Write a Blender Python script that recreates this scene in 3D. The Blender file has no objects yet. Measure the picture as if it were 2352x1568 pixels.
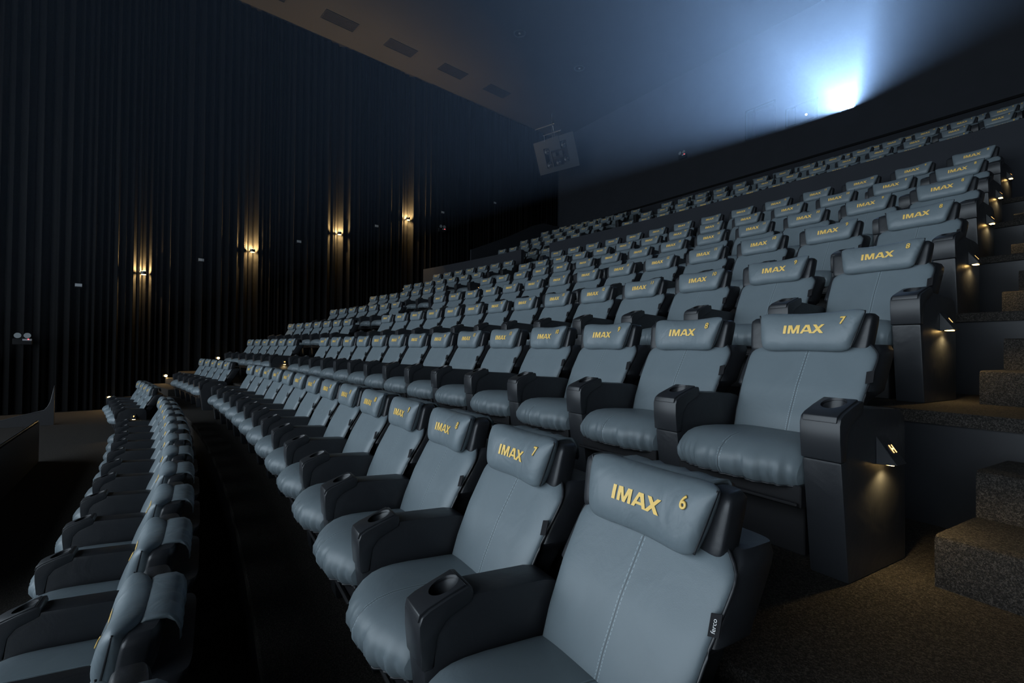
import bpy, bmesh, math, random
from mathutils import Vector, Matrix
random.seed(7)
sc = bpy.context.scene
COL = sc.collection
PI = math.pi
ZO = 1.746                      # height of the viewpoint above the front-row floor

# ------------------------------------------------------------------ helpers
def mat(name):
    m = bpy.data.materials.new(name); m.use_nodes = True
    nt = m.node_tree; b = nt.nodes['Principled BSDF']
    return m, nt, b
def N(nt, t, **kw):
    n = nt.nodes.new(t)
    for k, v in kw.items(): setattr(n, k, v)
    return n
def L(nt, a, b): nt.links.new(a, b)
def simple(name, col, rough=.5, spec=.5, metal=0., noise=0., nscale=60., bump=0.):
    m, nt, b = mat(name)
    b.inputs['Base Color'].default_value = (*col, 1); b.inputs['Roughness'].default_value = rough
    b.inputs['Specular IOR Level'].default_value = spec; b.inputs['Metallic'].default_value = metal
    if noise or bump:
        tc = N(nt, 'ShaderNodeTexCoord'); nz = N(nt, 'ShaderNodeTexNoise')
        nz.inputs['Scale'].default_value = nscale; nz.inputs['Detail'].default_value = 4
        L(nt, tc.outputs['Object'], nz.inputs['Vector'])
        if noise:
            mx = N(nt, 'ShaderNodeMixRGB'); mx.inputs[1].default_value = (*[c*(1-noise) for c in col], 1)
            mx.inputs[2].default_value = (*[min(1, c*(1+noise)) for c in col], 1)
            L(nt, nz.outputs['Fac'], mx.inputs[0]); L(nt, mx.outputs[0], b.inputs['Base Color'])
        if bump:
            bp = N(nt, 'ShaderNodeBump'); bp.inputs['Strength'].default_value = bump; bp.inputs['Distance'].default_value = .002
            L(nt, nz.outputs['Fac'], bp.inputs['Height']); L(nt, bp.outputs[0], b.inputs['Normal'])
    return m
def emis(name, col, s):
    m = bpy.data.materials.new(name); m.use_nodes = True; nt = m.node_tree
    nt.nodes.remove(nt.nodes['Principled BSDF'])
    e = N(nt, 'ShaderNodeEmission'); e.inputs[0].default_value = (*col, 1); e.inputs[1].default_value = s
    L(nt, e.outputs[0], nt.nodes['Material Output'].inputs[0]); return m

def leather(name, col, rough, spec, seam, wrinkle):
    """leather with fine grain, soft wrinkles and, with seam, a twin-stitched centre seam"""
    m, nt, b = mat(name)
    tc = N(nt, 'ShaderNodeTexCoord')
    b.inputs['Roughness'].default_value = rough; b.inputs['Specular IOR Level'].default_value = spec
    oi = N(nt, 'ShaderNodeObjectInfo')
    addv = N(nt, 'ShaderNodeVectorMath', operation='ADD'); sv = N(nt, 'ShaderNodeVectorMath', operation='SCALE')
    cmb = N(nt, 'ShaderNodeCombineXYZ')
    for k in range(3): L(nt, oi.outputs['Random'], cmb.inputs[k])
    L(nt, cmb.outputs[0], sv.inputs[0]); sv.inputs['Scale'].default_value = 37.
    L(nt, tc.outputs['Object'], addv.inputs[0]); L(nt, sv.outputs[0], addv.inputs[1])
    grain = N(nt, 'ShaderNodeTexVoronoi'); grain.inputs['Scale'].default_value = 420
    L(nt, tc.outputs['Object'], grain.inputs['Vector'])
    mp = N(nt, 'ShaderNodeMapping'); mp.inputs['Scale'].default_value = (1.0, .8, .8)
    L(nt, addv.outputs[0], mp.inputs[0])
    wr = N(nt, 'ShaderNodeTexNoise'); wr.inputs['Scale'].default_value = 9; wr.inputs['Detail'].default_value = 3; wr.inputs['Distortion'].default_value = .6
    L(nt, mp.outputs[0], wr.inputs['Vector'])
    b1 = N(nt, 'ShaderNodeBump'); b1.inputs['Strength'].default_value = .12; b1.inputs['Distance'].default_value = .001
    L(nt, grain.outputs['Distance'], b1.inputs['Height'])
    b2 = N(nt, 'ShaderNodeBump'); b2.inputs['Strength'].default_value = wrinkle; b2.inputs['Distance'].default_value = .02
    L(nt, wr.outputs['Fac'], b2.inputs['Height']); L(nt, b1.outputs[0], b2.inputs['Normal'])
    tone = N(nt, 'ShaderNodeMixRGB'); tone.inputs[1].default_value = (*[c*.93 for c in col], 1); tone.inputs[2].default_value = (*[c*1.07 for c in col], 1)
    L(nt, wr.outputs['Fac'], tone.inputs[0])
    colout, nout = tone.outputs[0], b2.outputs[0]
    if seam:
        sp = N(nt, 'ShaderNodeSeparateXYZ'); L(nt, tc.outputs['Object'], sp.inputs[0])
        def M(op, a, v=None):
            n = N(nt, 'ShaderNodeMath', operation=op)
            if hasattr(a, 'type'): L(nt, a, n.inputs[0])
            else: n.inputs[0].default_value = a
            if v is not None:
                if hasattr(v, 'type'): L(nt, v, n.inputs[1])
                else: n.inputs[1].default_value = v
            return n.outputs[0]
        ax = M('ABSOLUTE', M('SUBTRACT', sp.outputs['X'], .008))
        groove = M('LESS_THAN', ax, .0013)
        dst = M('ABSOLUTE', M('SUBTRACT', ax, .0062))
        line = M('LESS_THAN', dst, .0009)
        run = M('FRACT', M('MULTIPLY', M('SUBTRACT', sp.outputs['Z'], sp.outputs['Y']), 190.))
        dash = M('MULTIPLY', line, M('LESS_THAN', run, .62))
        c2 = N(nt, 'ShaderNodeMixRGB'); L(nt, dash, c2.inputs[0]); L(nt, colout, c2.inputs[1]); c2.inputs[2].default_value = (*[min(1, c*2.1) for c in col], 1)
        c3 = N(nt, 'ShaderNodeMixRGB'); L(nt, groove, c3.inputs[0]); L(nt, c2.outputs[0], c3.inputs[1]); c3.inputs[2].default_value = (*[c*.35 for c in col], 1)
        colout = c3.outputs[0]
    L(nt, colout, b.inputs['Base Color']); L(nt, nout, b.inputs['Normal'])
    return m

def carpet(name, base, fleck, scale=1.):
    m, nt, b = mat(name); b.inputs['Roughness'].default_value = .95; b.inputs['Specular IOR Level'].default_value = .1
    tc = N(nt, 'ShaderNodeTexCoord')
    mp = N(nt, 'ShaderNodeMapping'); mp.inputs['Scale'].default_value = (1, 1, 1); L(nt, tc.outputs['Object'], mp.inputs[0])
    n1 = N(nt, 'ShaderNodeTexNoise'); n1.inputs['Scale'].default_value = 95*scale; n1.inputs['Detail'].default_value = 3; n1.inputs['Distortion'].default_value = 1.2
    L(nt, mp.outputs[0], n1.inputs['Vector'])
    r = N(nt, 'ShaderNodeValToRGB'); r.color_ramp.elements[0].position = .45; r.color_ramp.elements[1].position = .72
    r.color_ramp.elements[0].color = (*base, 1); r.color_ramp.elements[1].color = (*fleck, 1)
    L(nt, n1.outputs['Fac'], r.inputs[0])
    L(nt, r.outputs[0], b.inputs['Base Color'])
    n2 = N(nt, 'ShaderNodeTexNoise'); n2.inputs['Scale'].default_value = 260*scale; n2.inputs['Detail'].default_value = 2
    L(nt, mp.outputs[0], n2.inputs['Vector'])
    bp = N(nt, 'ShaderNodeBump'); bp.inputs['Strength'].default_value = .7; bp.inputs['Distance'].default_value = .006
    L(nt, n2.outputs['Fac'], bp.inputs['Height']); L(nt, bp.outputs[0], b.inputs['Normal'])
    return m

GREY = (.150, .186, .208)
M_grey = leather('grey_leather', GREY, .42, .5, False, .22)
M_seat = leather('grey_leather_stitched', GREY, .42, .5, True, .13)
M_pil = leather('grey_leather_pillow', GREY, .42, .5, False, .45)
M_black = leather('black_leather', (.021, .023, .027), .38, .5, False, .2)
M_plast = simple('black_plastic', (.022, .024, .028), .36, .5, bump=.05, nscale=900)
M_base = simple('black_metal', (.012, .012, .014), .5, .4)
M_gold = simple('gold_thread', (.98, .64, .16), .3, .6, bump=.2, nscale=1500)
M_tag = simple('black_fabric', (.01, .01, .012), .7, .2)
M_white = simple('white_print', (.75, .75, .75), .6, .3)
M_carpet = carpet('speckled_carpet', (.018, .0168, .0160), (.090, .081, .072), 1.8)
M_vinyl = simple('black_vinyl', (.014, .0155, .019), .38, .45, noise=.3, nscale=7, bump=.1)
M_wall = simple('black_wall_paint', (.024, .027, .034), .8, .25, noise=.15, nscale=2)
M_ceil = simple('dark_ceiling_paint', (.025, .025, .026), .9, .1, noise=.08, nscale=1)
M_curt = simple('black_velvet', (.0034, .0034, .0037), .75, .08, noise=.2, nscale=12)
M_grille = simple('black_grille', (.006, .006, .007), .7, .2)
M_grey_paint = simple('grey_paint', (.045, .050, .056), .6, .3)
M_chrome = simple('brushed_metal', (.55, .56, .58), .3, .5, 1.)
M_lens = simple('lamp_glass', (.55, .6, .62), .15, .6, .6)
M_warm = emis('warm_lamp', (1., .62, .20), 28)
M_warm_dim = emis('warm_letter', (1., .52, .16), 4)
M_red = emis('red_indicator', (1., .04, .05), 12)
M_whitebox = simple('white_plastic', (.30, .32, .34), .5, .4)

def link(o, parent=None):
    COL.objects.link(o)
    if parent: o.parent = parent
    return o
def mesh_from(name, verts, faces, m, smooth=None):
    me = bpy.data.meshes.new(name); me.from_pydata([tuple(v) for v in verts], [], faces)
    ms = m if isinstance(m, (list, tuple)) else [m]
    for x in ms: me.materials.append(x)
    bm = bmesh.new(); bm.from_mesh(me); bmesh.ops.remove_doubles(bm, verts=bm.verts, dist=1e-6)
    bmesh.ops.recalc_face_normals(bm, faces=bm.faces); bm.to_mesh(me); bm.free()
    if smooth is not None:
        for p in me.polygons: p.use_smooth = True
        if smooth < 180: me.set_sharp_from_angle(angle=math.radians(smooth))
    return me
def loft(rings, caps=True):
    n = len(rings[0]); V = [p for r in rings for p in r]; F = []
    for i in range(len(rings)-1):
        for j in range(n):
            k = (j+1) % n
            F.append((i*n+j, i*n+k, (i+1)*n+k, (i+1)*n+j))
    if caps:
        F.append(tuple(range(n))); F.append(tuple((len(rings)-1)*n+j for j in range(n-1, -1, -1)))
    return V, F
def sgp(c, e): return math.copysign(abs(c)**e, c)
class MB:
    def __init__(s): s.V = []; s.F = []; s.mi = []
    def add(s, V, F, mi=0):
        o = len(s.V); s.V += [tuple(v) for v in V]; s.F += [tuple(i+o for i in f) for f in F]; s.mi += [mi]*len(F); return s
    def box(s, x0, x1, y0, y1, z0, z1, mi=0):
        V = [(x, y, z) for z in (z0, z1) for y in (y0, y1) for x in (x0, x1)]
        return s.add(V, [(0, 2, 3, 1), (4, 5, 7, 6), (0, 1, 5, 4), (2, 6, 7, 3), (0, 4, 6, 2), (1, 3, 7, 5)], mi)
    def prism(s, poly, x0, x1, mi=0):            # poly in (y,z), extruded along x
        n = len(poly); V = [(x0, y, z) for y, z in poly]+[(x1, y, z) for y, z in poly]
        F = [tuple(range(n)), tuple(range(2*n-1, n-1, -1))]+[(i, i+n, (i+1) % n+n, (i+1) % n) for i in range(n)]
        return s.add(V, F, mi)
    def tube(s, pts, r, seg=6, mi=0, closed=False):
        pts = [Vector(p) for p in pts]; n = len(pts); rings = []
        for i, p in enumerate(pts):
            a = pts[(i-1) % n] if (closed or i > 0) else p; b = pts[(i+1) % n] if (closed or i < n-1) else p
            d = (b-a).normalized(); u = d.orthogonal().normalized()
            ref = Vector((0, 0, 1)) if abs(d.z) < .9 else Vector((1, 0, 0))
            u = d.cross(ref).normalized(); w = d.cross(u)
            rings.append([p+u*(r*math.cos(2*PI*j/seg))+w*(r*math.sin(2*PI*j/seg)) for j in range(seg)])
        if closed: rings.append(rings[0])
        V, F = loft(rings, not closed); return s.add(V, F, mi)
    def cyl(s, c, axis, r, h, seg=20, mi=0, r2=None):
        a = Vector(axis).normalized(); u = a.orthogonal().normalized(); w = a.cross(u); c = Vector(c); r2 = r if r2 is None else r2
        rings = [[c+u*(rr*math.cos(2*PI*j/seg))+w*(rr*math.sin(2*PI*j/seg))+a*hh for j in range(seg)] for rr, hh in ((r, 0), (r2, h))]
        V, F = loft(rings); return s.add(V, F, mi)
    def mesh(s, name, m, smooth=None, bevel=0., seg=2):
        me = mesh_from(name, s.V, s.F, m, None)
        if len(me.polygons) == len(s.mi):
            for p, i in zip(me.polygons, s.mi): p.material_index = i
        if bevel:
            bm = bmesh.new(); bm.from_mesh(me)
            es = [e for e in bm.edges if len(e.link_faces) == 2 and e.calc_face_angle(0) > .5]
            bmesh.ops.bevel(bm, geom=es, offset=bevel, segments=seg, affect='EDGES', profile=.6, clamp_overlap=True)
            bm.to_mesh(me); bm.free()
        if smooth is not None:
            for p in me.polygons: p.use_smooth = True
            if smooth < 180: me.set_sharp_from_angle(angle=math.radians(smooth))
        return me
    def obj(s, name, m, parent=None, smooth=None, bevel=0., seg=2):
        return link(bpy.data.objects.new(name, s.mesh(name, m, smooth, bevel, seg)), parent)
def empty(name, loc=(0, 0, 0), rz=0):
    o = bpy.data.objects.new(name, None); o.location = loc; o.rotation_euler = (0, 0, rz); o.empty_display_size = .1; return link(o)
def tag(o, label, cat, group=None, kind=None):
    o['label'] = label; o['category'] = cat
    if group: o['group'] = group
    if kind: o['kind'] = kind
    return o
def struct(o): o['kind'] = 'structure'; return o

# ------------------------------------------------------------------ the plan of the hall
CX, CY = -5.6202, -57.5307           # centre of the curved rows
S = .66                              # seat pitch along a row
ROW = {  # radius, height of the lettering, bearing of the row's middle seat
 'F': (57.50, -.886, .0), 'G': (58.762, -.4006, .0076), 'H': (60.0112, .0994, .0051), 'I': (61.2945, .6013, .0026),
 'J': (62.5713, 1.1063, .0), 'K': (63.9206, 1.6397, -.0026), 'L': (65.2196, 2.1582, -.0052), 'M': (66.4227, 2.6543, -.0069),
 'X': (68.05, 3.28, -.008), 'N': (69.62, 4.04, -.0105), 'O': (70.852, 4.608, -.014), 'P': (72.154, 5.206, -.0159), 'Q': (73.45, 5.68, -.0165)}
ORDER = list(ROW)
TXT = .86
def fz(k): return ROW[k][1]-TXT+ZO           # floor level of a row
FRONT = {k: ROW[k][0]-.80 for k in ORDER}    # radius of the row platform's front edge
FRONT['X'] = 67.14; FRONT['H'] = 58.88
def pol(R, a, z=0.): return Vector((CX+R*math.sin(a), CY+R*math.cos(a), z))
def ang(k, pos): return ROW[k][2]-(pos-14.5)*S/ROW[k][0]
WA = Vector((-17.02, -1.98, 0)); WB = Vector((-19.291, 16.35, 0)); WD = (WB-WA).normalized(); WN = Vector((WD.y, -WD.x, 0))  # into the hall
if WN.x < 0: WN = -WN
BACK = 16.35; CEIL = 10.86+ZO; RIGHT = 9.2; FRONTY = -9.2
def floor_at(x, y):
    R = math.hypot(x-CX, y-CY); z = 0.
    for k in ORDER[1:]:
        if R >= FRONT[k]: z = fz(k)
    return z
def wall_x(y, off=0.): 
    p = WA+WN*off; return p.x+WD.x/WD.y*(y-p.y)

# ------------------------------------------------------------------ room shell
def a_left(R, off=-.12):
    lo, hi = -.6, 0.
    for _ in range(40):
        m = (lo+hi)/2; p = pol(R, m)
        if p.x < wall_x(p.y, off): lo = m
        else: hi = m
    return hi
def a_right(R): return math.asin((RIGHT-CX)/R)
fl = MB(); NA = 56
def arc(R, z): 
    a0, a1 = a_left(R), a_right(R)
    return [pol(R, a0+(a1-a0)*i/NA, z) for i in range(NA+1)]
def strip(p, q, mi):
    V = p+q; n = len(p); fl.add(V, [(i, i+1, n+i+1, n+i) for i in range(n-1)], mi)
tiers = ORDER
# front floor
fr = arc(FRONT['G'], 0.); fl.add([Vector((p.x, FRONTY, 0)) for p in fr]+fr, [(i, i+1, NA+2+i, NA+1+i) for i in range(NA)], 0)
for i, k in enumerate(tiers[1:], 1):
    R0 = FRONT[k]; z0 = fz(tiers[i-1]); z1 = fz(k)
    strip(arc(R0, z0), arc(R0, z1-.055), 1)                       # vinyl riser
    strip(arc(R0, z1-.055), arc(R0-.02, z1-.055), 0)              # carpeted nosing
    strip(arc(R0-.02, z1-.055), arc(R0-.02, z1-.008), 0); strip(arc(R0-.02, z1-.008), arc(R0-.012, z1), 0)
    R1 = FRONT[tiers[i+1]] if i+1 < len(tiers) else None
    if R1: strip(arc(R0-.012, z1), arc(R1, z1), 0)
    else:
        a = arc(R0-.012, z1); fl.add(a+[Vector((p.x, BACK+.05, z1)) for p in a], [(i, i+1, NA+2+i, NA+1+i) for i in range(NA)], 0)
struct(fl.obj('floor', [M_carpet, M_vinyl]))

def slab(name, pts, z0, z1, t, m, kind=True):
    """vertical slab along a plan polyline"""
    mb = MB(); P = [Vector((p[0], p[1], 0)) for p in pts]
    outs = []
    for i, p in enumerate(P):
        d = (P[min(i+1, len(P)-1)]-P[max(i-1, 0)]).normalized(); outs.append(p+Vector((-d.y, d.x, 0))*t)
    zz0 = z0 if isinstance(z0, list) else [z0]*len(P); zz1 = z1 if isinstance(z1, list) else [z1]*len(P)
    rings = [[Vector((p.x, p.y, a)), Vector((p.x, p.y, b)), Vector((q.x, q.y, b)), Vector((q.x, q.y, a))] for p, q, a, b in zip(P, outs, zz0, zz1)]
    V, F = loft(rings); mb.add(V, F); o = mb.obj(name, m)
    return struct(o) if kind else o
wl0 = WA+WD*((FRONTY-.2-WA.y)/WD.y)-WN*.2; wl1 = WA+WD*((BACK+.3-WA.y)/WD.y)-WN*.2
slab('wall_left', [wl0, wl1], -.3, CEIL+.2, .2, M_wall)
slab('wall_right', [(RIGHT+.05, BACK+.4), (RIGHT+.05, FRONTY-.2)], -.3, CEIL+.2, .2, M_wall)
slab('wall_front', [(RIGHT+.2, FRONTY-.35), (wl0.x-.3, FRONTY-.35)], -.3, CEIL+.2, .2, M_wall)
cb = MB(); cb.box(-20.3, RIGHT+.3, FRONTY-.6, BACK+.4, CEIL, CEIL+.2); struct(cb.obj('ceiling', M_ceil))

# back wall with three projection ports
AP = Vector((-6.3, 17.25, 7.55+ZO))                      # projector lens
def aim(x, z, y): 
    t = Vector((x, -18., z+ZO)); k = (y-AP.y)/(t.y-AP.y); return AP+(t-AP)*k
o0 = aim(-4., -6.6, BACK); o1 = aim(9.6, 6., BACK); o2 = aim(9.6, -6.45, BACK)
PORTS = [(-9.18, -8.22, 7.36+ZO, 8.34+ZO), (-7.82, -6.92, 7.30+ZO, 7.86+ZO), (o0.x, o1.x, o0.z, o1.z)]
bw = MB(); xs = sorted({-20.3, RIGHT+.2} | {p[0] for p in PORTS} | {p[1] for p in PORTS})
for a, b in zip(xs[:-1], xs[1:]):
    pr = [p for p in PORTS if p[0] <= a+1e-6 and p[1] >= b-1e-6]
    if pr: bw.box(a, b, BACK, BACK+.06, -.3, pr[0][2]); bw.box(a, b, BACK, BACK+.06, pr[0][3], CEIL+.2)
    else: bw.box(a, b, BACK, BACK+.06, -.3, CEIL+.2)
bw.add([(o0.x, y, o0.z) for y in (BACK, BACK+.06)]+[(o1.x, y, o0.z) for y in (BACK, BACK+.06)]+[(o1.x, y, o2.z) for y in (BACK, BACK+.06)], [(0, 2, 4), (1, 5, 3), (0, 4, 5, 1), (0, 1, 3, 2), (2, 3, 5, 4)])  # wedge added in the third port to slope the beam's lower edge
struct(bw.obj('wall_back', M_wall))
zq = fz('Q')
tb = MB(); tb.prism([(BACK-.05, 6.05+ZO), (BACK, 6.05+ZO), (BACK, 6.12+ZO), (BACK-.03, 6.12+ZO)], -19.2, RIGHT); struct(tb.obj('trim_1', M_grille))
# projection booth behind the ports
bb = MB()
bb.box(-10.2, -4.2, BACK+2.2, BACK+2.3, 5.9+ZO, 9.3+ZO); bb.box(-10.3, -10.2, BACK+.06, BACK+2.3, 5.9+ZO, 9.3+ZO); bb.box(-4.2, -4.1, BACK+.06, BACK+2.3, 5.9+ZO, 9.3+ZO)
bb.box(-10.3, -4.1, BACK+.06, BACK+2.3, 5.8+ZO, 5.9+ZO); bb.box(-10.3, -4.1, BACK+.06, BACK+2.3, 9.3+ZO, 9.4+ZO)
bb.box(-8.10, -7.95, BACK+.06, BACK+2.2, 5.9+ZO, 9.3+ZO); bb.box(-6.85, -6.75, BACK+.06, BACK+2.2, 5.9+ZO, 9.3+ZO)
struct(bb.obj('wall_booth', M_grille))
for i, (a, b, c, d) in enumerate(PORTS, 1):
    w = MB(); t = .035; pr = .05 if i == 3 else .03
    w.box(a-t, a, BACK-pr, BACK, c-t, d+t); w.box(b, b+t, BACK-pr, BACK, c-t, d+t)
    if i < 3: w.box(a, b, BACK-pr, BACK, d, d+t); w.box(a, b, BACK-pr, BACK, c-t, c); w.box(a+(b-a)*.30, a+(b-a)*.30+.025, BACK-.02, BACK+.02, c, d)
    else: w.box(a, b, BACK-.02, BACK, d, d+t); w.box(a, b, BACK-.02, BACK, c-t, c)
    struct(w.obj('window_%d' % i, M_grey_paint if i == 3 else M_grille))

# ------------------------------------------------------------------ seat prototype meshes
def fz_pts(pts): return [(-f, z) for f, z in pts]          # (forward, height) -> (y, z)

# pillow: cross-section along x
PXC, PHW, PHH, PZC, PY0, PT = .001, .207, .089, .850, .047, .050
TILT = math.tan(math.radians(13))
def p_half(u):      # (thickness, half height, curve forward)
    e = max(0., 1-abs(u)**5)
    return PT*(max(0., 1-abs(u)**5)**.5)+.004, PHH*(1-.22*abs(u)**9), .026*u*u
def pillow_front(x, z):
    u = (x-PXC)/PHW; u = max(-.999, min(.999, u)); t, hh, c = p_half(u)
    v = max(-.999, min(.999, (z-PZC)/hh))
    return PY0-t*(1-abs(v)**2.5)**(1/2.5)-c+TILT*(z-PZC)
rings = []
for i in range(27):
    u = -1+2*i/26; u = math.sin(u*PI/2)*.999 if True else u
    t, hh, c = p_half(u); r = []
    for j in range(32):
        th = 2*PI*j/32; dy = sgp(math.cos(th), 2/2.5); dz = sgp(math.sin(th), 2/2.5)
        z = PZC+hh*dz
        sag = (.016*u*u-.008)*max(0., dz)+.004*u*u*min(0., dz)
        r.append((PXC+PHW*u*(1+.085*dz)+.004*dz*u*u, PY0-(t if dy > 0 else t*1.15)*dy-c+TILT*(z-PZC), z+sag))
    rings.append(r)
V, F = loft(rings); ME_pillow = mesh_from('headrest_cushion', V, F, M_pil, 180)
from mathutils.bvhtree import BVHTree
BV = BVHTree.FromPolygons([tuple(v.co) for v in ME_pillow.vertices], [tuple(p.vertices) for p in ME_pillow.polygons])
def pillow_hit(x, z):
    h = BV.ray_cast(Vector((x, -1, z)), Vector((0, 1, 0)))
    return h[0].y if h[0] else pillow_front(x, z)
# edge piping of the pillow
ME_ppipe = []
for s in (-1, 1):
    t, hh, c = p_half(.985*s); pp = MB()
    pp.tube([(PXC+PHW*.992*s*(1+.085*math.sin(q))+.004*math.sin(q)*s, PY0-c+TILT*(hh*math.sin(q))-.003, PZC+(hh+.002)*math.sin(q)+(.008 if q > 0 else .004)*math.sin(q)) for q in [(-.44+i*.088)*PI for i in range(11)]], .0035, 5)
    ME_ppipe.append(pp.mesh('edge_piping', M_black, 180))
# flap over the head block
ff = MB(); prof = [(PY0+.040, PZC+PHH-.022), (PY0+.058, PZC+PHH-.012), (PY0+.085, PZC+PHH-.012), (PY0+.114, PZC+PHH-.014), (PY0+.136, PZC+PHH-.030), (PY0+.146, PZC+PHH-.055), (PY0+.148, PZC+PHH-.090)]
rings = []
for i in range(15):
    x = -.165+.33*i/14; w = .004*math.sin(i*1.9)+.003*math.sin(i*3.3+1)
    rings.append([(x, y+(0 if k < 1 else w*.5), z+w*(k/6)) for k, (y, z) in enumerate(prof)]+[(x, y-.004, z-.008) for y, z in reversed(prof)])
V, F = loft(rings); ME_flap = mesh_from('headrest_flap', V, F, M_pil, 180)
# black head block
rings = []
for i in range(13):
    v = -1+2*i/12; e = (1-abs(v)**6)**.4
    hw = .262*(.93+.07*e) + .008*v; z = .836+.084*v
    yc = .104+TILT*.8*(z-.845); hd = .046*(.75+.25*e)
    r = []
    for j in range(44):
        th = 2*PI*j/44
        x = -.022+hw*sgp(math.cos(th), 2/9); y = yc+hd*sgp(math.sin(th), 2/7)
        y -= .020*((x+.022)/.262)**2
        if math.sin(th) > 0: x = -.022+(x+.022)*(1-.03*math.sin(th))
        r.append((x, y, z))
    rings.append(r)
V, F = loft(rings); ME_head = mesh_from('headrest_block', V, F, M_black, 50)

# grey back pad and its piping
def back_c(v):      # centreline front (forward, height)
    K = [(0, .150, .395), (.25, .118, .485), (.55, .060, .610), (.8, -.002, .715), (1, -.052, .800)]
    for a, b in zip(K[:-1], K[1:]):
        if v <= b[0]+1e-9:
            t = (v-a[0])/(b[0]-a[0]); return a[1]+(b[1]-a[1])*t, a[2]+(b[2]-a[2])*t
    return K[-1][1], K[-1][2]
def back_w(v):
    w = .246+.026*min(1, v/.8)
    if v > .86: w -= .055*((v-.86)/.14)**1.6
    return w
rings = []; edge = []
NV = 26
for i in range(NV+1):
    v = i/NV; f, z = back_c(v); w = back_w(v)
    t = .036*(min(1, ((1-v)/.07+.12))**.5)
    r = []
    for j in range(36):
        th = 2*PI*j/36; cx = sgp(math.cos(th), 2/6); sy = sgp(math.sin(th), 2/2.6)
        x = w*cx
        y = -f+.030-t*sy*(1 if sy > 0 else .5)
        y -= .010*(x/.27)**2                      # sides wrap slightly forward
        r.append((x, y, z))
    rings.append(r); edge.append((w, -f+.030, z))
V, F = loft(rings); ME_back = mesh_from('backrest', V, F, M_seat, 180)
pp = MB(); right = [(w+.002, y-.012, z) for w, y, z in edge]; left = [(-w-.002, y-.012, z) for w, y, z in edge]
pp.tube(right, .0042, 6); ME_pipe = [pp.mesh('piping', M_plast, 180)]
pp = MB(); pp.tube(left, .0042, 6); ME_pipe.append(pp.mesh('piping', M_plast, 180))

# black back shell with wings
rings = []
for i in range(19):
    v = i/18; z = .37+.42*v
    f, _ = back_c(min(1, max(0, (z-.395)/.405)))
    hw = .242+.046*min(1, max(0, (v-.46)/.08)); e = (1-abs(2*v-1)**8)**.5
    hw *= (.93+.07*e); r = []
    for j in range(32):
        th = 2*PI*j/32; x = -.014+hw*sgp(math.cos(th), 2/7)
        wing = .030*max(0., (abs(x+.014)-.21)/.08)*min(1, max(0, (v-.46)/.08))
        y = -f+.088-.052*sgp(math.sin(th), 2/3)*(.8+.2*e)-(wing if math.sin(th) > 0 else 0)
        if math.sin(th) < 0: y += .050*min(1, v*2)
        r.append((x, y, z))
    rings.append(r)
V, F = loft(rings); ME_shell = mesh_from('back_shell', V, F, M_black, 45)

# seat cushion
PROF = [(.07, .392), (.10, .414), (.16, .424), (.24, .430), (.33, .437), (.41, .441), (.47, .440), (.52, .431), (.557, .414), (.585, .388), (.598, .356), (.594, .325), (.578, .300), (.560, .286),
        (.535, .284), (.45, .290), (.30, .295), (.12, .300), (.075, .330)]
rings = []; NX = 64
for i in range(NX+1):
    u = -1+2*i/NX; u = .999*math.sin(u*PI/2)
    e = (1-abs(u)**5)**.45; r = []
    rip = .0045*math.sin(u*27+2*math.sin(u*5))+.0035*math.sin(u*47+1.3)+.0035*math.sin(u*13+.5)
    for f, z in PROF:
        nose = max(0., min(1, (f-.36)/.22))
        ff_ = f-.085*nose*abs(u)**2.6
        zz = .345+(z-.345)*(.55+.45*e) if z > .345 else .345+(z-.345)*(.8+.2*e)
        lower = max(0., min(1, (.40-z)/.09))*nose
        ff_ += rip*lower*1.7
        xw = .258*u*(1-.05*nose*max(0, (.36-z)/.08) if z < .36 else 1)
        r.append((xw, -ff_, zz-.012*nose*abs(u)**2))
    rings.append(r)
V, F = loft(rings); ME_cush = mesh_from('seat_cushion', V, F, M_seat, 180)
cp = MB(); edge = []
for i in range(NX+1):
    u = -1+2*i/NX; u = .999*math.sin(u*PI/2); rip = .0045*math.sin(u*27+2*math.sin(u*5))+.0035*math.sin(u*47+1.3)+.0035*math.sin(u*13+.5)
    f, z = .572, .292; edge.append((.258*u*.955, -(f-.085*abs(u)**2.6+rip*1.7), .345+(z-.345)*(.8+.2*(1-abs(u)**5)**.45)-.012*u*u))
cp.tube(edge, .0042, 6); ME_cpipe = cp.mesh('piping', M_black, 180)

# base under the cushion
bs = MB(); bs.box(-.262, .262, -.50, -.08, .215, .292); bs.box(-.20, .20, -.36, .02, .0, .215); bs.tube([(-.262, -.52, .232), (.262, -.52, .232)], .009, 6)
ME_base = bs.mesh('seat_base', M_base, None, .004, 1)

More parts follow.
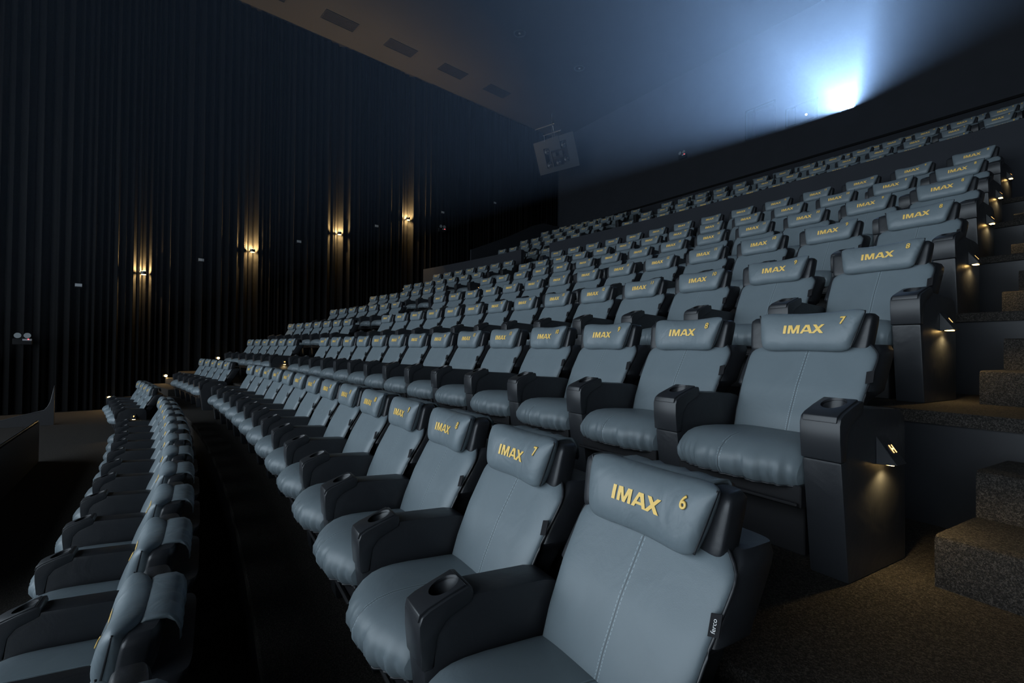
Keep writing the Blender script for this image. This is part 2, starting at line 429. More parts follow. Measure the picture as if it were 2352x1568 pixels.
# armrest panel + cup tray
arm_poly = fz_pts([(.455, 0), (.503, .398), (.474, .402), (.468, .485), (.444, .520), (.366, .552), (.360, .570), (.120, .556), (.080, .547), (.054, .528), (.042, .498), (.040, 0)])
def arm_mesh(w=.062):
    mb = MB(); mb.prism(arm_poly, -w, w); return mb.mesh('armrest', M_black, 40, .010, 2)
ME_arm = arm_mesh()
def tray_mesh(w=.0645):
    # smooth side outline of the plastic cap, top pierced by a cup hole
    out = [(.476, .400), (.508, .400), (.515, .470), (.516, .520), (.508, .542), (.486, .556), (.43, .577), (.375, .594), (.362, .594), (.357, .575), (.362, .552), (.438, .519), (.462, .487)]
    mb = MB(); mb.prism(fz_pts(out), -w, w); me = mb.mesh('cup_tray', M_plast, None, .006, 2)
    plate = [(.5185, .528), (.5135, .548), (.490, .561), (.43, .5825), (.380, .5995), (.374, .594), (.43, .570), (.486, .548), (.508, .526)]
    mp = MB(); mp.prism(fz_pts(plate), -.054, .054); me_p = mp.mesh('p', M_plast, None, .003, 2)
    up = Vector((0, math.sin(math.radians(16)), math.cos(math.radians(16)))).normalized()
    cb_ = MB(); cb_.cyl(Vector((0, -.424, .579))-up*.035, up, .0375, .09, 28)
    c = bpy.data.objects.new('c', cb_.mesh('c', M_plast)); link(c); bmj = bmesh.new()
    for q in (me, me_p):                              # the cup hole is cut through cap and rim plate alike
        o = bpy.data.objects.new('t', q); link(o)
        md = o.modifiers.new('b', 'BOOLEAN'); md.operation = 'DIFFERENCE'; md.object = c; md.solver = 'EXACT'
        dg = bpy.context.evaluated_depsgraph_get(); dg.update()
        bmj.from_mesh(bpy.data.meshes.new_from_object(o.evaluated_get(dg))); bpy.data.objects.remove(o)
    bpy.data.objects.remove(c)
    me2 = bpy.data.meshes.new('cup_tray'); bmj.to_mesh(me2); bmj.free(); me2.materials.append(M_plast)
    for p in me2.polygons: p.use_smooth = True; p.material_index = 0
    me2.set_sharp_from_angle(angle=math.radians(38))
    return me2
ME_tray = tray_mesh()

# fabric tag on the side seam of the back
tg = MB(); tg.add([(.262, -.0475, .634), (.288, -.0440, .641), (.288, -.0315, .688), (.262, -.0350, .681), (.262, -.0450, .634), (.288, -.0415, .641), (.288, -.0290, .688), (.262, -.0325, .681)], [(0, 1, 2, 3), (4, 7, 6, 5), (0, 4, 5, 1), (1, 5, 6, 2), (2, 6, 7, 3), (3, 7, 4, 0)]); ME_tag = tg.mesh('fabric_tag', M_tag)

def text_mesh(s, size, bold=0., name='text', spacing=1.):
    cu = bpy.data.curves.new(name, 'FONT'); cu.body = s; cu.size = size; cu.extrude = 0; cu.bevel_depth = bold; cu.bevel_resolution = 0; cu.resolution_u = 5; cu.align_x = 'CENTER'; cu.align_y = 'CENTER'; cu.space_character = spacing
    o = bpy.data.objects.new(name, cu); link(o); dg = bpy.context.evaluated_depsgraph_get(); dg.update()
    me = bpy.data.meshes.new_from_object(o.evaluated_get(dg)); bpy.data.objects.remove(o); bpy.data.curves.remove(cu); me.name = name
    return me
def onto_pillow(me, cx, cz, d=.0022):
    for v in me.vertices:
        x, z = cx+v.co.x, cz+v.co.y
        v.co = (x, pillow_hit(x, z)-d-v.co.z, z)
    return me
# logo lettering, built stroke by stroke
lg = MB()
def quad(*p): lg.add([(x, y, 0) for x, y in p], [tuple(range(len(p)))])
quad((0, 0), (.34, 0), (.34, 1), (0, 1))
x0 = .56
quad((x0, 0), (x0+.30, 0), (x0+.30, .62), (x0, 1)); quad((x0, 1), (x0+.30, .62), (x0+.44, 1))
quad((x0+.30, .62), (x0+.56, 0), (x0+.84, 0), (x0+.44, 1)); quad((x0+.56, 0), (x0+.84, 0), (x0+1.10, .62), (x0+.96, 1))
quad((x0+1.10, 0), (x0+1.40, 0), (x0+1.40, 1), (x0+1.10, .62)); quad((x0+1.10, .62), (x0+1.40, 1), (x0+.96, 1))
x0 = 2.06
quad((x0, 0), (x0+.34, 0), (x0+.82, 1), (x0+.56, 1)); quad((x0+.56, 1), (x0+.82, 1), (x0+1.05, 1), (x0+.74, .70))
quad((x0+1.05, 1), (x0+1.50, 0), (x0+1.14, 0), (x0+.72, .86)); quad((x0+.44, .20), (x0+.52, .38), (x0+1.0, .38), (x0+1.08, .20))
x0 = 3.42
quad((x0, 0), (x0+.40, 0), (x0+1.50, 1.0), (x0+1.12, 1.0)); quad((x0+.10, 1), (x0+.52, 1), (x0+1.45, 0), (x0+1.0, 0))
W = 4.92
for i, v in enumerate(lg.V): lg.V[i] = ((v[0]/W-.5)*.176, (v[1]-.5)*.038, 0)
me = bpy.data.meshes.new('logo_lettering'); me.from_pydata(lg.V, [], lg.F); me.materials.append(M_gold)
bm = bmesh.new(); bm.from_mesh(me); bmesh.ops.triangulate(bm, faces=bm.faces)
bmesh.ops.subdivide_edges(bm, edges=bm.edges, cuts=1, use_grid_fill=True); bm.to_mesh(me); bm.free()
ME_logo = onto_pillow(me, .004, TXT-.002, .003)
NUM = {}
def num_mesh(n):
    if n not in NUM:
        me = text_mesh(str(n), .043, .0017, 'seat_number'); me.materials.clear(); me.materials.append(M_gold)
        NUM[n] = onto_pillow(me, .160, TXT+.030, .0035)
    return NUM[n]

# aisle lamp: wedge on the end panel; local x outwards
def lamp_meshes(s):
    mb = MB(); V = []
    for y in (-.032, .032): V += [(0, y, .05), (0, y, -.035), (s*.055, y, -.030)]
    mb.add(V, [(0, 1, 2), (3, 5, 4), (0, 2, 5, 3), (1, 4, 5, 2), (0, 3, 4, 1)])
    n = Vector((s*.080, 0, .055)).normalized(); c = Vector((s*.028, 0, .010))
    mb.cyl(c, n, .021, .004, 20)
    return mb.mesh('aisle_light', M_plast, None, .002, 1), n, c
LAMP = {1: lamp_meshes(1), -1: lamp_meshes(-1)}
lb = MB(); lb.box(-.012, .012, -.018, .018, -.001, .001); ME_lampglow = lb.mesh('lamp_lens', M_warm)
def letter_mesh(ch, s):
    me = text_mesh(ch, .034, .0009, 'row_letter'); me.materials.clear(); me.materials.append(M_warm_dim)
    _, n, c = LAMP[s]
    up = Vector((0, 0, 1)); up = (up-n*up.dot(n)).normalized(); rt = up.cross(n)
    for v in me.vertices: v.co = c+n*.0048+rt*v.co.x+up*v.co.y
    return me

# ------------------------------------------------------------------ build the seats
def child(name, me, parent):
    o = bpy.data.objects.new(name, me); COL.objects.link(o); o.parent = parent; return o
def make_seat():
    r = empty('recliner_armchair')
    c = child('seat_cushion', ME_cush, r); child('piping', ME_cpipe, c)
    b = child('backrest', ME_back, r); [child('piping', q, b) for q in ME_pipe]; child('fabric_tag', ME_tag, b)
    child('back_shell', ME_shell, r)
    child('headrest_block', ME_head, r)
    h = child('headrest_cushion', ME_pillow, r); [child('edge_piping', q, h) for q in ME_ppipe]; child('headrest_flap', ME_flap, h); child('logo_lettering', ME_logo, h)
    child('seat_base', ME_base, r)
    a = child('armrest', ME_arm, r); a.location.x = -S/2; child('cup_tray', ME_tray, a)
    return r
PROTO = make_seat()
FAR_SKIP = {'piping', 'edge_piping', 'fabric_tag', 'seat_base', 'headrest_flap'}
def copy_seat(simple_):
    r = PROTO.copy(); COL.objects.link(r)
    for ch in PROTO.children:
        nm = ch.name.split('.')[0]
        if simple_ and nm in FAR_SKIP: continue
        c = ch.copy(); COL.objects.link(c); c.parent = r
        for g in ch.children:
            if simple_ and g.name.split('.')[0] in FAR_SKIP: continue
            d = g.copy(); COL.objects.link(d); d.parent = c
    return r
def lamp_on(seat, s, ch, show_letter=True, power=1.):
    me, n, c = LAMP[s]
    o = child('aisle_light', me, seat); o.location = (s*(S/2+.0615), -.235, .412); o.scale = (1.15, 1.15, 1.15)
    if show_letter: child('row_letter', letter_mesh(ch, s), o)
    g = child('lamp_lens', ME_lampglow, o); g.location = (s*.027, 0, -.034)
    ld = bpy.data.lights.new('aisle_light_glow', 'SPOT'); ld.energy = 6.0*power; ld.color = (1., .69, .29); ld.spot_size = math.radians(150); ld.spot_blend = .5; ld.shadow_soft_size = .012
    lo = bpy.data.objects.new('aisle_light_glow', ld); COL.objects.link(lo); lo.parent = o; lo.location = (s*.026, 0, -.037); lo.rotation_euler = (0, -s*.35, 0)
ORD = {'F': 'front row', 'G': 'second row from the front', 'H': 'third row from the front', 'I': 'fourth row from the front', 'J': 'fifth row from the front', 'K': 'sixth row from the front',
       'L': 'seventh row from the front', 'M': 'eighth row, below the parapet', 'X': 'row glimpsed through the parapet gap', 'N': 'lowest row above the parapet', 'O': 'second row above the parapet', 'P': 'third row above the parapet', 'Q': 'topmost row under the back wall'}
NTH = ['first', 'second', 'third', 'fourth', 'fifth', 'sixth', 'seventh', 'eighth', 'ninth', 'tenth', 'eleventh', 'twelfth', 'thirteenth', 'fourteenth']
def put(k, pos, number, label, group, end=None, lamp=None, idx=0, far=False):
    s = copy_seat(far)
    a = ang(k, pos); p = pol(ROW[k][0], a, fz(k)); s.location = p; s.rotation_euler = (0, 0, -a)
    tag(s, label, 'armchair', group)
    h = [c for c in s.children if c.name.startswith('headrest_cushion')][0]
    if number is not None: child('seat_number', num_mesh(number), h)
    if end == 'right':
        arm = child('armrest', ME_arm, s); arm.location.x = S/2; child('cup_tray', ME_tray, arm)
    return s
seats = []
plan = [('G', 8, 14, 6), ('H', 8, 14, 7), ('I', 8, 14, 8), ('J', 8, 14, 8), ('K', 8, 14, 8), ('L', 8, 14, 8), ('M', 8, 14, 8), ('N', 8, 14, 8), ('O', 8, 14, 8), ('P', 8, 14, 8), ('Q', 8, 14, 8)]
deferred = []
for k, p0, n, num0 in plan:
    far = k in 'NOPQ'
    for j in range(n):
        num = num0+j
        lab = 'grey leather armchair embroidered %d, centre block, %s' % (num, ORD[k])
        deferred.append((k, p0+j, num, lab, 'centre block seats, %s' % ORD[k], 'right' if j == 0 else None, far, j == 0))
for j in range(13):
    lab = 'grey leather armchair, front row, centre block, ' + ('nearest the camera' if j == 0 else 'farthest from the camera' if j == 12 else '%s counted away from the camera' % NTH[j])
    deferred.append(('F', 8+j, 5+j, lab, 'centre block seats, front row', 'right' if j == 0 else None, False, False))
for k, p0, n, num0 in [('F', 23.86, 4, 20), ('G', 24.25, 5, 20), ('H', 24.21, 6, 21), ('I', 24.21, 7, 22), ('J', 24.21, 7, 22), ('K', 24.21, 7, 22), ('L', 24.21, 7, 22), ('M', 24.21, 7, 22),
                       ('X', 24.3, 3, 22), ('N', 24.4, 7, 22), ('O', 24.21, 7, 22), ('P', 24.23, 7, 22), ('Q', 24.5, 7, 22)]:
    far = k in 'XNOPQ'
    for j in range(n):
        lab = 'grey armchair, left block, %s, %s from the aisle' % (ORD[k], NTH[j])
        if k == 'X': lab = 'grey armchair seen through the parapet gap, %s of three from the right' % NTH[j]
        deferred.append((k, p0+j, num0+j, lab, 'left block seats, %s' % ORD[k], 'right' if j == 0 else None, far, False))
SE = {}
for k, pos, num, lab, grp, end, far, first in deferred:
    SE[(k, pos)] = put(k, pos, num, lab, grp, end, None, 0, far)
for o in [g for c in PROTO.children for g in c.children]+list(PROTO.children)+[PROTO]: bpy.data.objects.remove(o)
for k in 'GHIJKLM': lamp_on(SE[(k, 8)], 1, k)
lamp_on(SE[('F', 23.86)], 1, 'F'); lamp_on(SE[('H', 24.21)], 1, 'H'); lamp_on(SE[('L', 24.21)], 1, 'L'); lamp_on(SE[('J', 24.21)], 1, 'J')
# woven lettering on the tag of the nearest seat
near = SE[('G', 8)]
tb_ = [c for c in near.children if c.name.startswith('backrest')][0]
tm = text_mesh('ferco', .0155, 0, 'tag_lettering'); tm.materials.clear(); tm.materials.append(M_white)
for v in tm.vertices:
    x, y = v.co.x, v.co.y; v.co = (.2745-y*.95, -.0395+x*.26-.0022-y*.13, .660+x*.92)
child('tag_lettering', tm, tb_)

# ------------------------------------------------------------------ carpeted steps in the aisles
def step_block(name, R0, R1, a0, a1, z0, z1):
    mb = MB(); rings = []; n = 8
    for i in range(n+1):
        a = a0+(a1-a0)*i/n
        rings.append([pol(R1, a, z0), pol(R1, a, z1), pol(R0+.02, a, z1), pol(R0+.006, a, z1-.006), pol(R0, a, z1-.02), pol(R0, a, z0)])
    V, F = loft(rings); mb.add(V, F); o = mb.obj(name, M_carpet, None, 40); return struct(o)
def flight(lo, hi, aL, aR):
    z0, z1 = fz(lo), fz(hi); R = FRONT[hi]; h = (z1-z0)/3
    step_block('stair_step', R-.70, R-.021, aL, aR, z0-.01, z0+h)
    step_block('stair_step', R-.35, R-.021, aL, aR, z0+h-.01, z0+2*h)
for lo, hi in zip('FGHIJKL', 'GHIJKLM'):
    R = ROW[lo][0]
    aL = ang(lo, 8)+(.33+.0625+.145)/R; flight(lo, hi, aL, aL+1.5/R)
    pl = {'F': 20}.get(lo, 21)
    a1 = ang(lo, pl)-(.33+.0625+.12)/R; a0 = a1-1.05/R
    if lo not in 'FG': flight(lo, hi, a0, a1)
for lo, hi, last in (('F', 'G', 26.86), ('G', 'H', 28.25), ('H', 'I', 29.21)):
    R = ROW[lo][0]; a1 = ang(lo, last)-(.33+.0625+.12)/R; a0 = a_left(R, .15); 
    if a1-a0 > .2/R: flight(lo, hi, a0, a1)

# ------------------------------------------------------------------ parapet and low walls
def arc_wall(name, R, a0, a1, z0, z1, t):
    n = 40; pts = [pol(R, a0+(a1-a0)*i/n) for i in range(n+1)]; return slab(name, pts, z0, z1, t, M_wall)
RP = 67.0
pa = lambda i: -.007-(i-14.5)*S/RP
arc_wall('wall_parapet', RP, a_left(RP, .15), pa(24.3), fz('M'), 3.16+ZO, .12)
arc_wall('wall_parapet', RP, pa(22.37), pa(6.6), fz('M'), 3.16+ZO, .12)
# low panel at the left end of the upper rows
pts = [WA+WD*((y-WA.y)/WD.y)+WN*.30 for y in (10.55, 12.7, 14.3, 15.0, 16.3)]
slab('wall_side_low', pts, [fz('X'), fz('N'), fz('O'), fz('P'), fz('Q')], [4.26+ZO, 5.18+ZO, 5.98+ZO, 6.22+ZO, 6.24+ZO], .08, M_wall)
# the two low barriers beside the front entrance ramp
pts = [(-14.36, -2.06), (-14.36, -2.09), (-14.36, -2.12), (-14.36, -2.16), (-14.36, -2.22), (-14.36, -2.57), (-14.36, -2.9), (-14.36, -3.6)]
ptz = [.84, .66, .50, .39, .31, .225, .13, .05]
o = slab('barrier_panel', pts, -.02, ptz, .06, M_base, False)
tag(o, 'black barrier with a swept-up end, farther back by the left curtain', 'barrier', 'low barriers at the front ramp')
rp = MB(); rp.tube([(x+.03, y, z) for (x, y), z in zip(pts, [q+.008 for q in ptz])], .012, 6); rp.obj('top_rail', M_vinyl, o, 180)
pts2 = [(-9.95, -1.59), (-9.0, -1.565), (-8.0, -1.54), (-6.5, -1.50), (-4.5, -1.46)]
o = slab('barrier_panel', pts2, 0., .585, -.05, M_base, False)
tag(o, 'black barrier with a shiny rail, standing nearer, at the left frame edge', 'barrier', 'low barriers at the front ramp')
rp = MB(); rp.tube([(x, y-.025, .600) for x, y in pts2], .016, 8); rp.obj('top_rail', M_plast, o, 180)

# ------------------------------------------------------------------ curtains on the left wall
def curtain(name, y0, y1, period, amp, label):
    L_ = (y1-y0)/WD.y; pts = []; s = 0.; ph = 0.; n = int(L_/.022)
    for i in range(n+1):
        s = L_*i/n
        loc = period*(1+.35*math.sin(s*1.7+y0)+.2*math.sin(s*4.1))*(.75 if y0 > 0 else 1)
        ph += 2*PI*(L_/n)/loc
        w = amp*(math.sin(ph)+.35*math.sin(ph*2.3+1.1)+.25*math.sin(ph*.37))
        along = s+.35*amp*math.sin(ph*2)
        p = WA+WD*((y0-WA.y)/WD.y+along)+WN*(.02+w)
        pts.append(p)
    V = []; F = []
    rows = 5
    for r in range(rows+1):
        for p in pts:
            z0 = floor_at(p.x, p.y)+.01; z1 = CEIL-.03; t = r/rows
            q = p+WN*(0 if r else 0.)
            V.append((q.x, q.y, z0+(z1-z0)*t))
    m = len(pts)
    for r in range(rows):
        for i in range(m-1): F.append((r*m+i, r*m+i+1, (r+1)*m+i+1, (r+1)*m+i))
    me = mesh_from(name, V, F, M_curt, 180); o = link(bpy.data.objects.new(name, me)); return tag(o, label, 'curtain', 'left wall curtains')
curtain('wall_curtain', FRONTY+.1, 10.55, 0.20, .066, 'tall black pleated curtain along the left wall carrying the wall lamps')
curtain('wall_curtain', 10.62, 16.2, .17, .045, 'finer pleated black curtain panel at the rear corner, under the hanging loudspeaker')

# ------------------------------------------------------------------ fittings on the left wall
def wall_pt(p, out): 
    v = Vector(p); k = 1-out/17.5; return Vector((v.x*k, v.y*k, v.z*k+ZO))
WROT = math.atan2(-WN.x, WN.y)           # local +y points into the hall
def spot(name, loc, rot, e, size, blend, col, rad):
    ld = bpy.data.lights.new(name, 'SPOT'); ld.energy = e; ld.color = col; ld.spot_size = math.radians(size); ld.spot_blend = blend; ld.shadow_soft_size = rad
    o = bpy.data.objects.new(name, ld); COL.objects.link(o); o.location = loc; o.rotation_euler = rot; return o
sconces = [(-17.18, -.68, 2.03), (-17.52, 2.08, 3.05), (-17.87, 4.89, 4.08), (-18.21, 7.65, 5.12)]
pos_s = ['lowest and leftmost of the four, nearest the screen', 'second from the left of the four', 'third from the left of the four', 'highest of the four, nearest the back wall']
sb = MB(); sb.cyl((0, 0, -.045), (0, 0, 1), .070, .09, 24); sb.box(-.05, .05, -.14, -.03, -.03, .03); ME_sb = sb.mesh('lamp_body', M_plast, 40)
sg = MB(); sg.cyl((0, 0, .0455), (0, 0, 1), .055, .004, 20); ME_sg1 = sg.mesh('lamp_lens', M_warm)
sg = MB(); sg.cyl((0, 0, -.0495), (0, 0, 1), .055, .004, 20); ME_sg2 = sg.mesh('lamp_lens', M_warm)
for p, w in zip(sconces, pos_s):
    q = wall_pt(p, .21); r = empty('wall_lamp', q, WROT); tag(r, 'warm wall lamp on the black curtain, ' + w, 'lamp', 'curtain wall lamps')
    child('lamp_body', ME_sb, r); child('lamp_lens', ME_sg1, r); child('lamp_lens', ME_sg2, r)
    c = (1., .62, .25)
    for zz, rr, ee in ((.062, PI+.75, 520), (-.062, -.75, 130)):
        t = spot('wall_lamp_glow', (0, -.05, zz), (rr, 0, 0), ee, 160, .5, (1., .64, .24), .012); t.parent = r
    a = spot('wall_lamp_glow', (0, 0, .06), (PI, 0, 0), 190, 80, .12, c, .04); a.parent = r
    b = spot('wall_lamp_glow', (0, 0, -.06), (0, 0, 0), 100, 80, .12, c, .04); b.parent = r
boxes = [(-17.01, -2.03, 1.55), (-17.35, .69, 2.57), (-17.70, 3.5, 3.56), (-18.05, 6.31, 4.59), (-18.41, 9.27, 5.69), (-18.77, 12.11, 6.69)]
mb = MB(); mb.box(-.075, .075, -.10, 0, -.06, .06); ME_box = mb.mesh('housing', M_grille, None, .006, 1)
mb = MB(); mb.box(-.07, .07, 0, .008, -.030, .045); ME_boxf = mb.mesh('face_plate', M_whitebox)
names = ['left of the lowest wall lamp', 'between the first and second wall lamps', 'between the second and third wall lamps', 'between the third and highest wall lamps', 'above the emergency light by the highest lamp', 'on the finer pleated curtain at the rear']
for p, w in zip(boxes, names):
    r = empty('wall_sensor', wall_pt(p, .10), WROT); tag(r, 'small pale wall box on the black curtain, ' + w, 'wall box', 'small boxes on the curtain')
    child('housing', ME_box, r); child('face_plate', ME_boxf, r)
mb = MB(); mb.box(-.17, .17, -.06, .04, -.12, .03); ME_eb = mb.mesh('housing', M_grille, None, .008, 1)
mb = MB(); mb.box(-.165, .0, .04, .046, -.022, .022); ME_ef = mb.mesh('face_plate', M_whitebox)
mb = MB(); mb.cyl((0, .0, 0), (0, 1, .1), .052, .035, 20, r2=.066); ME_el = mb.mesh('lamp_head', M_lens, 40)
mb = MB(); mb.cyl((-.105, .047, .014), (0, 1, 0), .011, .004, 10); ME_er = mb.mesh('indicator', M_red)
def emergency(q, rz, label):
    r = empty('emergency_light', q, rz); tag(r, label, 'emergency light', 'twin-head emergency lights')
    child('housing', ME_eb, r); child('face_plate', ME_ef, r)
    for x in (-.085, .085): o = child('lamp_head', ME_el, r); o.location = (x, .02, .10)
    child('indicator', ME_er, r)
emergency(wall_pt((-16.89, -3.04, .10), .21), WROT, 'twin-head emergency light low on the curtain at the left frame edge')
emergency(wall_pt((-18.41, 9.24, 4.98), .21), WROT, 'twin-head emergency light on the curtain right of the highest wall lamp')
emergency(Vector((-11.73, BACK-.057, 7.62+ZO)), PI, 'twin-head emergency light on the back wall left of the projection ports')
steps_l = [((-17.10, -1.37, -1.43), 'beside the front row of the left block'), ((-17.25, -.13, -.88), 'beside the second row of the left block'), ((-17.41, 1.17, -.38), 'beside the third row of the left block'), ((-18.19, 7.5, 2.3), 'highest up the curtain, beside the eighth row')]
mb = MB(); mb.box(-.06, .06, -.12, .03, -.03, .03); ME_stb = mb.mesh('housing', M_plast, None, .004, 1)
mb = MB(); mb.cyl((0, .0, .031), (0, .35, 1), .034, .006, 18); ME_stl = mb.mesh('lamp_lens', M_warm)
for p, w in steps_l:
    r = empty('step_light', wall_pt(p, .16), WROT); tag(r, 'small step light low on the left curtain, ' + w, 'step light', 'step lights by the left curtain')
    child('housing', ME_stb, r); g = child('lamp_lens', ME_stl, r); g.location = (0, .045, -.02); g.rotation_euler = (-1.0, 0, 0)
    s = spot('step_light_glow', (0, .10, -.03), (.5, 0, 0), 4, 150, .4, (1., .66, .28), .02); s.parent = r

# ------------------------------------------------------------------ ceiling fittings
vents = [[(-16.83, 2.40), (-16.84, 2.89), (-17.40, 2.95), (-17.36, 1.76), (-16.74, 1.78)], None]
vq = [[(-16.16, 1.72), (-16.30, 2.80), (-16.88, 2.84), (-16.76, 1.70)], [(-16.38, 3.94), (-16.48, 5.04), (-17.02, 5.07), (-16.95, 3.91)], [(-16.58, 6.16), (-16.73, 7.31), (-17.25, 7.32), (-17.11, 6.15)],
      [(-16.79, 8.43), (-16.95, 9.59), (-17.44, 9.56), (-17.37, 8.43)], [(-17.01, 10.7), (-17.18, 11.77), (-17.68, 11.81), (-17.54, 10.67)]]
nm = ['nearest the screen, cut by the frame top', 'second from the screen', 'third from the screen', 'fourth from the screen', 'farthest from the screen']
kz = (CEIL-ZO)/11.
for q, w in zip(vq, nm):
    q = [Vector((x*kz, y*kz, 0)) for x, y in q]; c = sum(q, Vector())/4
    r = empty('ceiling_vent', (c.x, c.y, CEIL), math.atan2(-WD.x, WD.y)); tag(r, 'dark rectangular ceiling vent, ' + w, 'vent', 'ceiling vents')
    mb = MB(); hx, hy = .27, .555
    mb.box(-hx, hx, -hy, hy, -.010, .0); child('backing', mb.mesh('backing', M_grille), r)
    mb = MB(); t = .02
    mb.box(-hx, hx, -hy, -hy+t, -.022, -.010); mb.box(-hx, hx, hy-t, hy, -.022, -.010); mb.box(-hx, -hx+t, -hy+t, hy-t, -.022, -.010); mb.box(hx-t, hx, -hy+t, hy-t, -.022, -.010)
    child('frame', mb.mesh('frame', M_grille), r)
    mb = MB()
    for i in range(1, 12): mb.box(-hx+i*.045-.010, -hx+i*.045-.004, -hy+t, hy-t, -.020, -.010)
    child('louvre', mb.mesh('louvre', M_grille), r)
for (x, y), w in (((-13.68, 9.78), 'nearer the vents'), ((-14.01, 12.91), 'nearer the back wall')):
    r = empty('ceiling_downlight', (x*kz, y*kz, CEIL)); tag(r, 'round unlit recessed ceiling downlight, ' + w, 'downlight', 'unlit ceiling downlights')
    mb = MB(); n = 28
    rings = [[(rr*math.cos(2*PI*j/n), rr*math.sin(2*PI*j/n), z) for j in range(n)] for rr, z in ((.21, 0), (.21, -.02), (.175, -.024), (.165, -.002))]
    V, F = loft(rings, False); mb.add(V, F); child('trim_ring', mb.mesh('trim_ring', M_grey_paint, 40), r)
    mb = MB(); mb.cyl((0, 0, -.004), (0, 0, 1), .165, .003, 28); child('reflector', mb.mesh('reflector', M_grille), r)
    mb = MB(); mb.cyl((0, 0, -.03), (0, 0, 1), .04, .027, 14); child('bulb', mb.mesh('bulb', M_whitebox, 40), r)

# ------------------------------------------------------------------ hanging loudspeaker
def speaker():
    c = Vector((-17.40, 14.594, 9.095+ZO)); yaw, tilt = .277, .428; w, h = 2.212, 1.493
    r = empty('hanging_loudspeaker', c); r.rotation_euler = (0, 0, 0)
    nrm = Vector((math.sin(yaw)*math.cos(tilt), -math.cos(yaw)*math.cos(tilt), -math.sin(tilt))); wx = Vector((math.cos(yaw), math.sin(yaw), 0)); up = wx.cross(nrm)*-1
    if up.z < 0: up = -up
    r.rotation_mode = 'QUATERNION'; r.rotation_quaternion = Matrix((wx, -nrm, up)).transposed().to_quaternion()
    tag(r, 'large grey loudspeaker panel hanging tilted in the far left corner', 'loudspeaker')
    W2, H2 = w/2, h/2
    mb = MB()                       # baffle with openings: left slot, centre slot, right slot
    xs = [-W2, -.62, -.30, -.24, .24, .34, .66, W2]
    mb.box(-W2, -.62, 0, .06, -H2, H2); mb.box(.66, W2, 0, .06, -H2, H2)
    mb.box(-.62, -.30, 0, .06, -H2, -.52); mb.box(-.62, -.30, 0, .06, .38, H2)
    mb.box(.34, .66, 0, .06, -H2, -.46); mb.box(.34, .66, 0, .06, .50, H2)
    mb.box(-.24, .34, 0, .06, -H2, -.52); mb.box(-.24, .34, 0, .06, .18, H2); mb.box(-.30, -.24, 0, .06, -H2, H2)
    mb.box(-.27, .33, -.03, 0, .20, H2+.01)
    child('baffle', mb.mesh('baffle', M_grey_paint, None), r)
    mb = MB(); mb.box(-.75, .75, .36, .40, -.66, .66); mb.box(-.66, -.62, .06, .36, -.6, .6); mb.box(.66, .70, .06, .36, -.6, .6); mb.box(-.66, .70, .06, .36, .55, .58); mb.box(-.66, .70, .06, .36, -.6, -.56)
    child('cabinet', mb.mesh('cabinet', M_base), r)
    for x, z in ((-.46, .24), (-.46, -.38), (.50, .34), (.50, -.30), (.05, -.36)):
        mb = MB(); n = 22
        rings = [[(x+rr*math.cos(2*PI*j/n), yy, z+rr*math.sin(2*PI*j/n)) for j in range(n)] for rr, yy in ((.15, .07), (.15, .05), (.13, .055), (.045, .12), (.04, .10), (.001, .09))]
        V, F = loft(rings, False); mb.add(V, F); child('driver_cone', mb.mesh('driver_cone', M_plast, 50), r)
    mb = MB(); mb.prism([(.05, -.08), (.05, .10), (.20, .04), (.20, -.02)], -.22, -.04); mb.prism([(.05, -.08), (.05, .10), (.20, .04), (.20, -.02)], .14, .32)
    for i in range(4): mb.box(-.20, .30, .10, .12, -.10-i*.03, -.085-i*.03)
    child('horn', mb.mesh('horn', M_grey_paint, None), r)
    return r, c, up
spk, c, up = speaker()
top = c+up*.75
hg = MB(); hg.tube([top, (top.x, top.y-.05, CEIL-.005)], .018, 8); hg.tube([top+Vector((-.05, .2, 0)), (top.x+.02, top.y, top.z+.55)], .01, 6)
hg.tube([(top.x-.95, top.y-.28, top.z+.62), (top.x+.10, top.y+.03, top.z+.62)], .022, 6); hg.tube([(top.x-.5, top.y-.15, top.z+.22), (top.x+.45, top.y+.13, top.z+.22)], .022, 6)
hg.tube([top+Vector((-.45, -.1, -.05)), (top.x-.45, top.y-.13, top.z+.22)], .012, 6); hg.tube([top+Vector((.40, .1, -.0)), (top.x+.40, top.y+.12, top.z+.22)], .012, 6)
ho = hg.obj('hanging_frame', M_chrome, spk, 60)
ho.matrix_parent_inverse = (Matrix.Translation(c) @ spk.rotation_quaternion.to_matrix().to_4x4()).inverted()

# ------------------------------------------------------------------ projector, beam and screen
r = empty('projector', (AP.x, AP.y, AP.z)); tag(r, 'blazing film projector shining through the brightest back wall port', 'projector')
mb = MB(); mb.box(-.35, .35, .12, .85, -.35, .30); child('body', mb.mesh('body', M_base, None, .02, 2), r)
mb = MB(); mb.cyl((0, .12, 0), (0, -1, 0), .13, .10, 28); mb.cyl((0, .10, 0), (0, -1, 0), .15, .04, 28); child('lens_barrel', mb.mesh('lens_barrel', M_base, 40), r)
mb = MB(); mb.cyl((0, .018, 0), (0, -1, 0), .11, .006, 28); child('lens', mb.mesh('lens', emis('projector_light', (.72, .86, 1.), 12)), r)
ld = bpy.data.lights.new('projector_beam', 'SPOT'); ld.energy = 111000; ld.color = (.32, .56, 1.); ld.spot_size = math.radians(100); ld.spot_blend = .1; ld.shadow_soft_size = .03
lo = bpy.data.objects.new('projector_beam', ld); COL.objects.link(lo); lo.location = (AP.x, AP.y-.03, AP.z)
d = Vector((-3.5, -18, 3.3+ZO))-AP; lo.rotation_euler = d.to_track_quat('-Z', 'Y').to_euler()
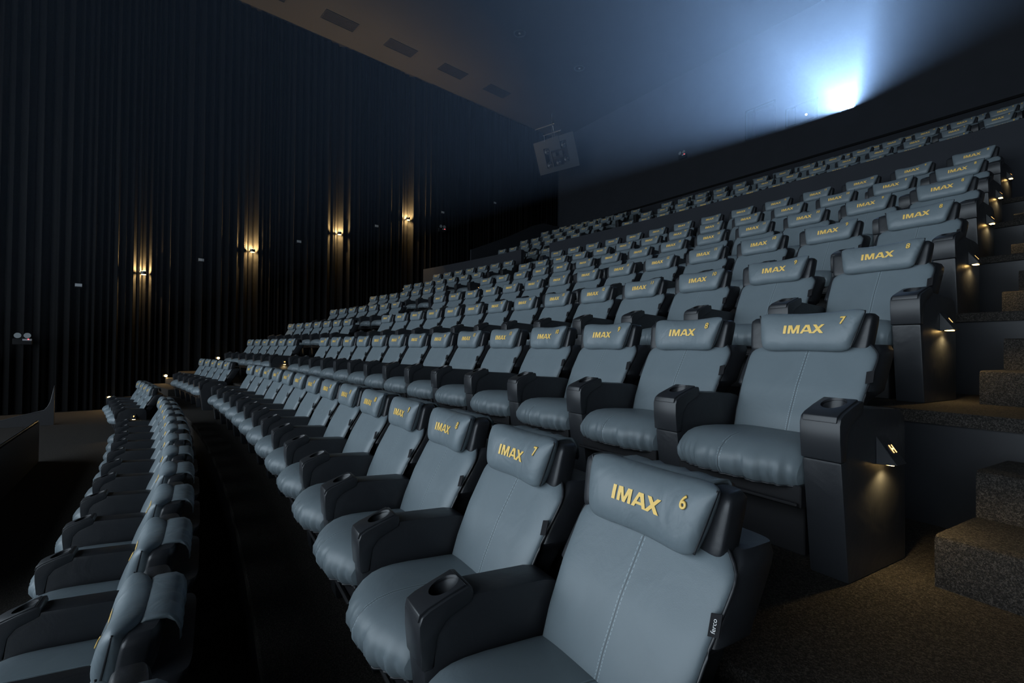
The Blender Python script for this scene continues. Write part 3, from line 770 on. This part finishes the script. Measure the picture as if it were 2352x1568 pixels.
hz = bpy.data.materials.new('beam_haze'); hz.use_nodes = True; nt = hz.node_tree; nt.nodes.remove(nt.nodes['Principled BSDF'])
vs = N(nt, 'ShaderNodeVolumeScatter'); vs.inputs['Color'].default_value = (1, 1, 1, 1); vs.inputs['Density'].default_value = .0014; vs.inputs['Anisotropy'].default_value = .6
L(nt, vs.outputs[0], nt.nodes['Material Output'].inputs['Volume'])
hb = MB(); rings = []
for y, g in ((BACK-.06, .06), (-8.6, .5)):
    a, b = aim(-4., -6.6, y), aim(9.6, 6., y)
    rings.append([(a.x-g, y, a.z-g), (min(b.x+g, RIGHT-.05), y, a.z-g), (min(b.x+g, RIGHT-.05), y, min(b.z+g, CEIL-.02)), (a.x-g, y, min(b.z+g, CEIL-.02))])
V, F = loft(rings); hb.add(V, F); ho = hb.obj('beam_haze', hz); tag(ho, 'hazy blue-white projector beam fanning out from the back wall', 'light beam', kind='stuff')
mb = MB(); mb.cyl((-7.21, BACK-.02, 7.48+ZO), (0, -1, 0), .028, .02, 14); o = mb.obj('booth_lamp', emis('white_lamp', (.9, .92, 1.), 14)); tag(o, 'tiny white lamp glowing in the port left of the projector', 'lamp')

sm = MB(); sm.box(-16., 7.6, FRONTY-.02, FRONTY+.03, -1.6+ZO, 6.6+ZO)
o = sm.obj('cinema_screen', emis('lit_screen', (.79, .92, 1.03), 2.95)); tag(o, 'wide lit cinema screen facing the seats', 'screen')

# ------------------------------------------------------------------ world, camera, view
w = bpy.data.worlds.new('World'); sc.world = w; w.use_nodes = True
w.node_tree.nodes['Background'].inputs[0].default_value = (.01, .012, .016, 1); w.node_tree.nodes['Background'].inputs[1].default_value = .2
cam = bpy.data.cameras.new('Camera'); co = bpy.data.objects.new('Camera', cam); COL.objects.link(co)
yaw, pitch, roll = .96, .0141, .0094
cp, sp_ = math.cos(pitch), math.sin(pitch); cr, sr = math.cos(roll), math.sin(roll)
r0 = Vector((math.cos(yaw), math.sin(yaw), 0)); d0 = Vector((-math.sin(yaw), math.cos(yaw), 0)); z0 = Vector((0, 0, 1))
d2 = d0*cp+z0*sp_; u2 = -d0*sp_+z0*cp; r3 = r0*cr+u2*sr; u3 = -r0*sr+u2*cr
m = Matrix((r3, u3, -d2)).transposed().to_4x4(); m.translation = Vector((0, 0, ZO)); co.matrix_world = m
cam.sensor_width = 36; cam.sensor_fit = 'HORIZONTAL'; cam.lens = 1116.521/2352*36; cam.clip_start = .05; cam.clip_end = 200
sc.camera = co
sc.view_settings.view_transform = 'Standard'; sc.view_settings.look = 'None'; sc.view_settings.gamma = 1; sc.view_settings.exposure = 0; sc.view_settings.use_curve_mapping = False
sc.cycles.use_denoising = True; sc.cycles.use_adaptive_sampling = True; sc.cycles.adaptive_threshold = .015
sc.cycles.max_bounces = 6; sc.cycles.diffuse_bounces = 3; sc.cycles.glossy_bounces = 3
